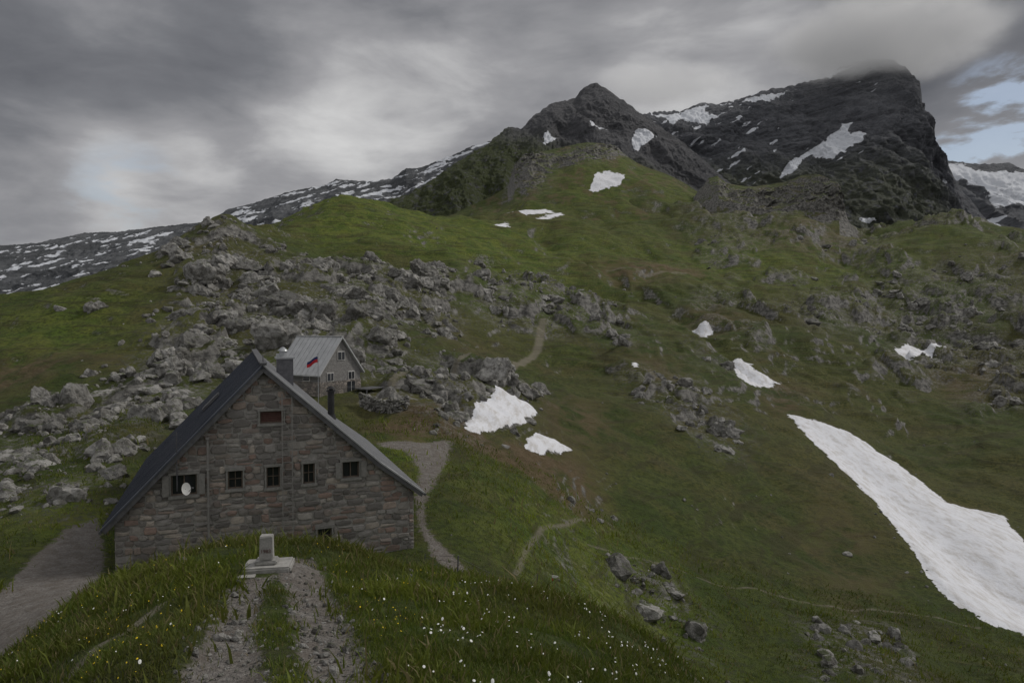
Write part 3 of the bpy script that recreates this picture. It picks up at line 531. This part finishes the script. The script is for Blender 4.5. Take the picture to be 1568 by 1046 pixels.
# roof
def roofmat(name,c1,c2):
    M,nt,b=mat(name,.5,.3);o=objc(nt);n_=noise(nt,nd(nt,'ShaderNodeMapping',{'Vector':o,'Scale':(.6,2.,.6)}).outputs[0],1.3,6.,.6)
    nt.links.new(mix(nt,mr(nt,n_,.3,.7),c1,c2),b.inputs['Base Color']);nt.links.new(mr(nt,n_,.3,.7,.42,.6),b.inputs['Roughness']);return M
MR=roofmat('roof_metal_sheet',(.070,.078,.10),(.11,.118,.14));MRr=roofmat('roof_metal_sheet_skylit',(.34,.342,.35),(.44,.442,.45))  # paler copy paints the right slope's brighter skylight into its colour
MRT=simple('roof_trim_metal',(.09,.09,.095),(.14,.14,.145),4.,.5,.3)
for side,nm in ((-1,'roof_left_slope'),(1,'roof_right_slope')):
    RUN=MX if side<0 else RW-MX;L=math.hypot(RUN,AZ-EZ);nL=(-(AZ-EZ)/L,RUN/L)
    r=MB();f_=lambda x:MX+x if side<0 else MX-x
    def pt(d,y,h):
        k_=d/L;x=-k_*RUN;zz=AZ-k_*(AZ-EZ)
        if side>0:
            t_=d/L;zz-=.35*math.sin(min(t_,1)*math.pi)*(.9 if t_<1 else .9)  # gentle sag-and-kick of the right slope
            zz+=.30*math.sin(min(t_,1)*math.pi)
            if d>L*.72: zz+=(d-L*.72)*.10
        x+=nL[0]*h;zz+=nL[1]*h;return (f_(x),y,zz)
    def slab(d0,d1,y0,y1,h0,h1,m=0):
        vs=[pt(d0,y0,h0),pt(d1,y0,h0),pt(d1,y1,h0),pt(d0,y1,h0),pt(d0,y0,h1),pt(d1,y0,h1),pt(d1,y1,h1),pt(d0,y1,h1)]
        fs=[(0,3,2,1),(4,5,6,7),(0,1,5,4),(1,2,6,5),(2,3,7,6),(3,0,4,7)]
        r.add(vs,fs if side>0 else [q_[::-1] for q_ in fs],m)
    for d0,d1 in ((0.,L*.72),(L*.72,L+.05)):
        slab(d0,d1,-.08,LEN,-.06,0,0);yy=.45
        while yy<LEN-.2: slab(max(d0,.06),d1,yy,yy+.035,.002,.045,0);yy+=.52
        slab(d0,d1,-.05,.10,-.24,-.063,1);slab(d0,d1,.12,LEN,-.13,-.063,1)
    for k_ in range(1,12): slab(k_*L/12,k_*L/12+.02,-.03,LEN-.05,.001,.012,0)
    slab(L+.07,L+.20,0,LEN,-.12,-.02,1)
    if side<0:
        slab(L*.30,L*.42,6,7.1,.06,.16,1);slab(L*.31,L*.41,6.08,7.02,.161,.17,1)
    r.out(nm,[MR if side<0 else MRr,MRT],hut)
r=MB();r.beam((MX,-.05,AZ+.05),(MX,LEN,AZ+.05),.30,.06);r.cyl((MX,-.0,AZ),(MX,0,AZ+.4),.025,.02,8);r.beam((MX,-.3,AZ+.02),(MX,.3,AZ+.10),.26,.10);r.out('ridge_cap',MRT,hut)
MCH=simple('chimney_metal',(.09,.09,.10),(.14,.14,.15),5.,.5,.4);MLT=simple('galvanised_metal',(.30,.31,.32),(.42,.43,.44),6.,.4,.5);MBK=simple('black_flue',(.015,.015,.016),(.03,.03,.032),6.,.5)
c=MB();cx=MX+1.1;c.box(cx-.36,cx+.36,3.6,4.4,6.4,AZ+.02,0);c.box(cx-.43,cx+.43,3.52,4.48,AZ+.02,AZ+.10,1);c.cyl((cx-.08,4,AZ+.1),(cx-.08,4,AZ+.38),.16,.16,16,1);c.cyl((cx-.08,4,AZ+.38),(cx-.08,4,AZ+.44),.24,.20,16,1);c.cyl((cx-.08,4,AZ+.44),(cx-.08,4,AZ+.56),.20,.06,16,1);c.box(cx-.40,cx-.26,3.6,3.7,AZ+.1,AZ+.28,1);c.out('chimney',[MCH,MLT],hut)
c=MB();fx=MX+3.5;fz=AZ-3.5*slR;c.cyl((fx,6.2,fz-.1),(fx,6.2,fz+1.35),.17,.17,18);c.cyl((fx,6.2,fz+1.35),(fx,6.2,fz+1.42),.24,.24,18);c.cyl((fx,6.2,fz+1.5),(fx,6.2,fz+1.62),.24,.08,18);c.cyl((fx,6.2,fz+1.4),(fx,6.2,fz+1.52),.1,.1,10);c.cyl((fx,6.2,fz-.1),(fx,6.2,fz+.16),.27,.2,18);c.out('flue_pipe',MBK,hut)
MLP=simple('pale_weathered_metal',(.22,.21,.20),(.30,.29,.27),5.,.6,.2)
c=MB();xl,zl0=fpx(433,800);xr,_=fpx(448,800);_,zl1=fpx(440,602)
for x in (xl,xr): c.beam((x,YW-.26,-.6),(x,YW-.26,zl1),.04,.04,(0,1,0))
z=-.4
while z<zl1: c.cyl((xl,YW-.26,z),(xr,YW-.26,z),.014,.014,6);z+=.3
c.out('wall_ladder',MLP,hut)
c=MB();x,z=fpx(318,668);c.cyl((x,YW-.2,-.8),(x,YW-.2,z),.045,.045,10);c.box(x-.07,x+.07,YW-.26,YW-.1,z-.1,z,0)
for k_ in (1,2.5,4): c.box(x-.08,x+.08,YW-.26,YW,k_,k_+.05)
c.out('drain_pipe',MLP,hut)
c=MB();x,z=fpx(285,744);yc=YW-.55;ctr=Vector((x,yc,z));d_=Vector((.8,-.6,.2)).normalized();a_=d_.orthogonal().normalized();b_=d_.cross(a_);vs=[];R_=.25
for i in range(5):
    for k_ in range(18):
        rr=R_*i/4;t=k_*6.283/18;vs.append(ctr+(a_*math.cos(t)+b_*math.sin(t))*rr+d_*(rr*rr*.8))
c.add(vs,[(i*18+k_,i*18+(k_+1)%18,(i+1)*18+(k_+1)%18,(i+1)*18+k_) for i in range(4) for k_ in range(18)],0)
c.cyl(ctr,(x-.1,YW-.05,z-.05),.02,.02,8,1);c.cyl(ctr+d_*.02-b_*.2,ctr+d_*.32,.01,.01,6,1);c.cyl(ctr+d_*.3,ctr+d_*.38,.03,.03,8,1)
xa,za=fpx(271,660);xb,zb=fpx(272,738);c.cyl((xa,YW-.3,zb-.3),(xa,YW-.3,za),.025,.02,8,1)
for k_ in range(4): c.beam((xa-.18,YW-.3,za-.12-.16*k_),(xa+.18,YW-.3,za-.12-.16*k_),.015,.015,(0,1,0),1)
MWH=simple('white_dish_paint',(.6,.6,.58),(.72,.72,.70),6.,.4);c.out('satellite_dish',[MWH,MCH],hut)
# ================= second hut
y2=61.;a2,_=ray(490,600);x2=float(a2*y2);z2=float(ray(492,604)[1]*y2)
h2=bpy.data.objects.new('small_wooden_hut',None);bpy.context.scene.collection.objects.link(h2);h2.location=(x2,y2,z2);h2.rotation_euler=(0,0,math.radians(60))
GW=5.2;LN=5.4;e2=1.95;a2z=5.0;o2=.3
MSG,nt,b=mat('grey_shingle_cladding',.9);o=objc(nt);br=nd(nt,'ShaderNodeTexBrick',{'Vector':nd(nt,'ShaderNodeMapping',{'Vector':o,'Rotation':(math.pi/2,0,0)}).outputs[0],'Scale':3.,'Mortar Size':.015,'Color1':(.19,.185,.178,1),'Color2':(.28,.27,.26,1),'Mortar':(.08,.08,.08,1)});nt.links.new(mix(nt,mr(nt,noise(nt,o,4.),.4,.7,0,.5),br.outputs[0],(.14,.133,.125)),b.inputs['Base Color'])
c=MB();c.add([(0,0,e2-.9),(GW,0,e2-.9),(GW,0,e2),(GW/2,0,a2z-.1),(0,0,e2)],[(0,1,2,3,4)],0);c.add([(0,LN,e2-.9),(GW,LN,e2-.9),(GW,LN,e2),(GW/2,LN,a2z-.1),(0,LN,e2)],[(4,3,2,1,0)],0)
c.add([(0,0,e2-.9),(0,LN,e2-.9),(0,LN,e2),(0,0,e2)],[(3,2,1,0)],0);c.add([(GW,0,e2-.9),(GW,LN,e2-.9),(GW,LN,e2),(GW,0,e2)],[(0,1,2,3)],0)
c.box(-.06,GW+.06,-.06,LN+.06,-2.5,e2-.9,1);c.out('walls',[MSG,mm],h2)
MR2=simple('light_metal_roof',(.40,.405,.41),(.50,.505,.51),1.2,.5,.1)
c=MB();s2=(a2z-e2)/(GW/2)
for sgn in (-1,1):
    xe=GW/2+sgn*(GW/2+.3);ze=a2z-(GW/2+.3)*s2;q0=[(GW/2,-o2,a2z),(xe,-o2,ze),(xe,LN+o2,ze),(GW/2,LN+o2,a2z)];q1=[(x,y,z+.12) for x,y,z in q0]
    fs=[(0,3,2,1),(4,5,6,7),(0,1,5,4),(1,2,6,5),(2,3,7,6),(3,0,4,7)];c.add(q0+q1,fs if sgn>0 else [f[::-1] for f in fs])
    for k_ in range(11):
        yy=-o2+.02+k_*(LN+2*o2-.06)/10;c.beam((GW/2,yy,a2z+.14),(xe,yy,ze+.14),.04,.05)
c.beam((GW/2,-o2-.02,a2z+.16),(GW/2,LN+o2,a2z+.16),.25,.05);c.out('roof',MR2,h2)
c=MB()
for x0,x1,z0,z1 in ((2.25,3.05,3.0,3.7),(.9,1.6,1.15,1.8),(3.6,4.3,1.15,1.8),(3.4,4.4,-.9,.9)):
    c.box(x0-.08,x1+.08,-.05,-.01,z0-.08,z1+.08,1);c.box(x0,x1,-.085,-.052,z0,z1,0);c.box((x0+x1)/2-.02,(x0+x1)/2+.02,-.10,-.086,z0,z1,1)
for yy in (1.2,3.4): c.box(-.05,-.01,yy,yy+.9,1.1,1.75,1);c.box(-.08,-.051,yy+.07,yy+.83,1.17,1.68,0)
c.out('windows_and_door',[MGL,MBW],h2)
c=MB();c.box(GW-1.2,GW+1.3,-1.9,-.3,.15,.23,0);c.beam((GW+1.2,-1.8,-1.6),(GW+1.2,-1.8,.15),.1,.1,(0,1,0));c.beam((GW-1.1,-1.8,-1.6),(GW-1.1,-1.8,.15),.1,.1,(0,1,0));c.box(GW-.9,GW+.9,-1.6,-.9,-1.7,-.6,1);c.out('lean_to_shed',[MRT,MWD],h2)
fl=bpy.data.objects.new('flag_on_pole',None);bpy.context.scene.collection.objects.link(fl);fy=50.;a_,e_=ray(487,546);fl.location=(float(a_*fy),fy,float(e_*fy))
c=MB();c.cyl((0,0,-4.5),(0,0,.15),.03,.025,8);c.cyl((0,0,.15),(0,0,.22),.05,.05,8);c.out('pole',MLT,fl)
nu_,nv_=16,10;vs=[];fm=[]
for j in range(nv_):
    for i in range(nu_):
        s_=i/(nu_-1);t=j/(nv_-1);vs.append((-.03-s_*.78,.08*math.sin(s_*9+t*2)*s_,-t*.42-s_*.40+.05*math.sin(s_*6)))
fs=[(j*nu_+i,j*nu_+i+1,(j+1)*nu_+i+1,(j+1)*nu_+i) for j in range(nv_-1) for i in range(nu_-1)];fm=[0 if f[0]//nu_<4 else 1 for f in fs]
mk('cloth',np.array(vs),fs,[simple('flag_blue',(.02,.03,.10),(.03,.04,.13),4.),simple('flag_red',(.40,.02,.03),(.50,.03,.035),4.)],True,fl,fm)
# dry stone wall
WP=[];WS=[]
pa_=[hit(u,v,40) for u,v in [(553,622),(580,632),(605,632),(627,626)]]
for (xa,ya,za),(xb,yb,zb) in zip(pa_[:-1],pa_[1:]):
    n_=max(3,int(math.hypot(xb-xa,yb-ya)/.28))
    for i in range(n_):
        t=i/n_
        for r_ in range(5): WP.append((xa+(xb-xa)*t+rng.normal()*.05,ya+(yb-ya)*t+r_*.04+rng.normal()*.04,za+(zb-za)*t+r_*.25));WS.append(rng.uniform(.15,.26))
rocks('dry_stone_wall',WP,WS,MROCK,3)
# monument
mo=bpy.data.objects.new('stone_memorial',None);bpy.context.scene.collection.objects.link(mo);mo.location=(hx-.05,hy+.05,hz);mo.rotation_euler=(0,0,.18)
MCN=simple('weathered_concrete',(.24,.235,.22),(.36,.35,.33),7.,.9,0,.6,.02)
def bevbox(name,x0,x1,y0,y1,z0,z1,bv,mt,par,tap=0):
    bm=bmesh.new();bmesh.ops.create_cube(bm,size=1)
    for v in bm.verts:
        k_=1-tap*(v.co.z+.5);v.co=Vector(((x0+x1)/2+v.co.x*(x1-x0)*k_,(y0+y1)/2+v.co.y*(y1-y0)*k_,(z0+z1)/2+v.co.z*(z1-z0)))
    bmesh.ops.bevel(bm,geom=bm.edges[:],offset=bv,segments=2,affect='EDGES');bmesh.ops.subdivide_edges(bm,edges=bm.edges[:],cuts=2)
    for v in bm.verts: v.co+=Vector(rng.normal(size=3))*.003
    me=bpy.data.meshes.new(name);bm.to_mesh(me);bm.free();ob=bpy.data.objects.new(name,me);bpy.context.scene.collection.objects.link(ob);me.materials.append(mt);ob.parent=par
bevbox('base_slab',-.42,.50,-.28,.35,-.25,.10,.03,MCN,mo);bevbox('plinth',-.2,.22,-.12,.2,.10,.18,.02,MCN,mo);bevbox('pillar',-.12,.14,-.08,.14,.18,.66,.015,MCN,mo,.06)
bevbox('step',-.46,-.1,-.52,-.30,-.25,.02,.03,MCN,mo)
cu=bpy.data.curves.new('year_inscription','FONT');cu.body='1983';cu.size=.10;cu.extrude=.002;cu.align_x='CENTER';to=bpy.data.objects.new('year_inscription',cu);bpy.context.scene.collection.objects.link(to);to.parent=mo;to.location=(.01,-.088,.34);to.rotation_euler=(math.pi/2,0,0);cu.materials.append(MRED)
tm_=bpy.data.objects.new('trail_marker_post',None);bpy.context.scene.collection.objects.link(tm_);x,y,z=hit(846,898,10);tm_.location=(x,y,z)
c=MB();c.cyl((0,0,-.2),(0,0,.62),.022,.02,8,0);c.cyl((0,0,.28),(0,0,.40),.026,.026,8,1);c.add([(-.03,-.03,.55),(.22,-.03,.52),(.32,-.03,.46),(.22,-.03,.42),(-.03,-.03,.43),(-.03,-.01,.55),(.22,-.01,.52),(.32,-.01,.46),(.22,-.01,.42),(-.03,-.01,.43)],[(0,4,3,2,1),(5,6,7,8,9)]+[(i,(i+1)%5,5+(i+1)%5,5+i) for i in range(5)],2)
c.out('post',[MWD,simple('marker_red',(.4,.03,.02),(.5,.05,.03),5.),MWH],tm_)
c=MB();pr=None
for u,v in [(650,862),(700,878),(758,895),(812,905),(822,890)]:
    x,y,z=hit(u,v+6,15);c.cyl((x,y,z-.2),(x+.03,y,z+.55),.02,.018,6)
    if pr:
        for k_ in (.2,.38,.52): c.cyl((pr[0],pr[1],pr[2]+k_),(x,y,z+k_),.005,.005,4)
    pr=(x,y,z)
c.out('wire_fence',MCH)
# ================= summit cloud (volume)
def cloud(name,u,v,y,rx,ry,rz,den,seed,thr=.45,glow=.2):
    a,e=ray(u,v);bm=bmesh.new();bmesh.ops.create_icosphere(bm,subdivisions=4,radius=1)
    me=bpy.data.meshes.new(name);bm.to_mesh(me);bm.free();ob=bpy.data.objects.new(name,me);bpy.context.scene.collection.objects.link(ob)
    ob.location=(float(a*y),y,float(e*y));ob.scale=(rx,ry,rz)
    m=bpy.data.materials.new(name+'_vapour');m.use_nodes=True;nt=m.node_tree;nt.nodes.remove(nt.nodes['Principled BSDF'])
    o=objc(nt);ln=nd(nt,'ShaderNodeVectorMath',{0:o},operation='LENGTH').outputs['Value']
    pv=nd(nt,'ShaderNodeMapping',{'Vector':pos(nt),'Scale':(1/150,1/150,1/75),'Location':(seed,seed*2,0)}).outputs[0];n_=noise(nt,pv,1.,6.,.62)
    dd=mr(nt,mth(nt,'ADD',mth(nt,'SUBTRACT',1.,ln),mth(nt,'MULTIPLY',mth(nt,'SUBTRACT',n_,thr),2.4)),.0,.8)
    edge=mr(nt,ln,1.,.55)
    de=mth(nt,'MULTIPLY',mth(nt,'MULTIPLY',dd,edge),den)
    vs=nd(nt,'ShaderNodeVolumeScatter',{'Color':(1,1,1,1),'Density':de,'Anisotropy':.2})
    # added emission stands in for multiply-scattered light inside the cloud
    em=nd(nt,'ShaderNodeEmission',{'Color':(.97,.98,1,1),'Strength':mth(nt,'MULTIPLY',de,glow)})
    nt.links.new(nd(nt,'ShaderNodeAddShader',{0:vs.outputs[0],1:em.outputs[0]}).outputs[0],nt.nodes['Material Output'].inputs['Volume']);me.materials.append(m)
cloud('summit_cloud',1345,66,1680,320,300,100,.014,3.,.45,.09)
cloud('summit_cloud.001',1015,128,1500,190,120,50,.011,8.,.42,.14)
# ================= WORLD
w=bpy.data.worlds.new('World');bpy.context.scene.world=w;w.use_nodes=True;nt=w.node_tree;bg=nt.nodes['Background']
SE,SA=math.radians(42),math.radians(65)
sky=nd(nt,'ShaderNodeTexSky',sky_type='NISHITA',sun_disc=False,sun_elevation=SE,sun_rotation=SA)
d=nd(nt,'ShaderNodeTexCoord').outputs['Generated'];s=nd(nt,'ShaderNodeSeparateXYZ',{0:d}).outputs
dz=mth(nt,'ADD',mth(nt,'MAXIMUM',s[2],0.),.55);px=mth(nt,'DIVIDE',s[0],dz);py=mth(nt,'DIVIDE',s[1],dz);pv=nd(nt,'ShaderNodeCombineXYZ',{0:px,1:py,2:mth(nt,'MULTIPLY',s[2],2.6)}).outputs[0]
na=noise(nt,pv,1.7,6.,.5,.25);nb=noise(nt,pv,4.6,8.,.55,.25)
def spot(u,v,rad,x=1.):
    a,e=ray(u,v);D_=Vector((float(a),1,float(e))).normalized()
    dd=nd(nt,'ShaderNodeVectorMath',{0:d,1:tuple(D_)},operation='DOT_PRODUCT').outputs['Value']
    return mth(nt,'MULTIPLY',mr(nt,dd,math.cos(math.radians(rad)),1.),x)
br=mth(nt,'ADD',mth(nt,'MULTIPLY',mth(nt,'SUBTRACT',na,.5),1.25),mth(nt,'MULTIPLY',mth(nt,'SUBTRACT',nb,.5),.85))
for sp in [(1080,60,9,.24),(1180,100,6,.16),(560,140,11,.28),(230,150,10,.20),(60,285,8,.32),(250,300,7,.28),(1530,215,8,.35),(980,120,7,.14),(760,180,9,.14),(500,240,7,.1),(1510,40,12,-.26),(30,60,16,-.22),(400,20,12,-.12),(680,40,9,-.08),(1340,50,7,-.06)]: br=mth(nt,'ADD',br,spot(*sp))
br=mth(nt,'ADD',br,.42);br=mth(nt,'ADD',br,mth(nt,'MULTIPLY',mr(nt,s[1],.35,-.4),.34));br=mth(nt,'ADD',br,mth(nt,'MULTIPLY',mr(nt,s[2],.55,.95),.3))  # sky raised behind the camera and overhead, added to fill the shaded facade
cr=nd(nt,'ShaderNodeValToRGB',{0:br});e=cr.color_ramp;e.interpolation='LINEAR'
e.elements[0].position=0;e.elements[0].color=(.095,.10,.115,1);e.elements[1].position=1.;e.elements[1].color=(.62,.62,.62,1)
for p_,c_ in ((.35,(.18,.185,.202)),(.65,(.32,.32,.335))): q_=e.elements.new(p_);q_.color=(*c_,1)
cc=nd(nt,'ShaderNodeVectorMath',{0:cr.outputs[0],3:10.},operation='SCALE').outputs[0]
gap=mth(nt,'ADD',spot(1545,205,6,1.),spot(200,305,5,.4));gap=mth(nt,'MULTIPLY',gap,mr(nt,nb,.48,.60))
fin=mix(nt,mth(nt,'MINIMUM',gap,.55),cc,sky.outputs[0]);nt.links.new(fin,bg.inputs[0]);bg.inputs[1].default_value=.1
sd=bpy.data.lights.new('sun','SUN');sd.energy=1.5;sd.angle=math.radians(10);sd.color=(1,.96,.9);so=bpy.data.objects.new('sun',sd);bpy.context.scene.collection.objects.link(so)
sd.energy=1.7
dr=Vector((math.sin(SA)*math.cos(SE),math.cos(SA)*math.cos(SE),math.sin(SE)));so.rotation_euler=dr.to_track_quat('Z','Y').to_euler()
cam=bpy.data.cameras.new('camera');cam.lens=24;cam.sensor_width=36;cam.clip_end=20000;co=bpy.data.objects.new('camera',cam);bpy.context.scene.collection.objects.link(co);co.rotation_euler=(math.pi/2-PT,0,0);bpy.context.scene.camera=co
vs_=bpy.context.scene.view_settings;vs_.view_transform='Standard';vs_.look='None';vs_.exposure=0
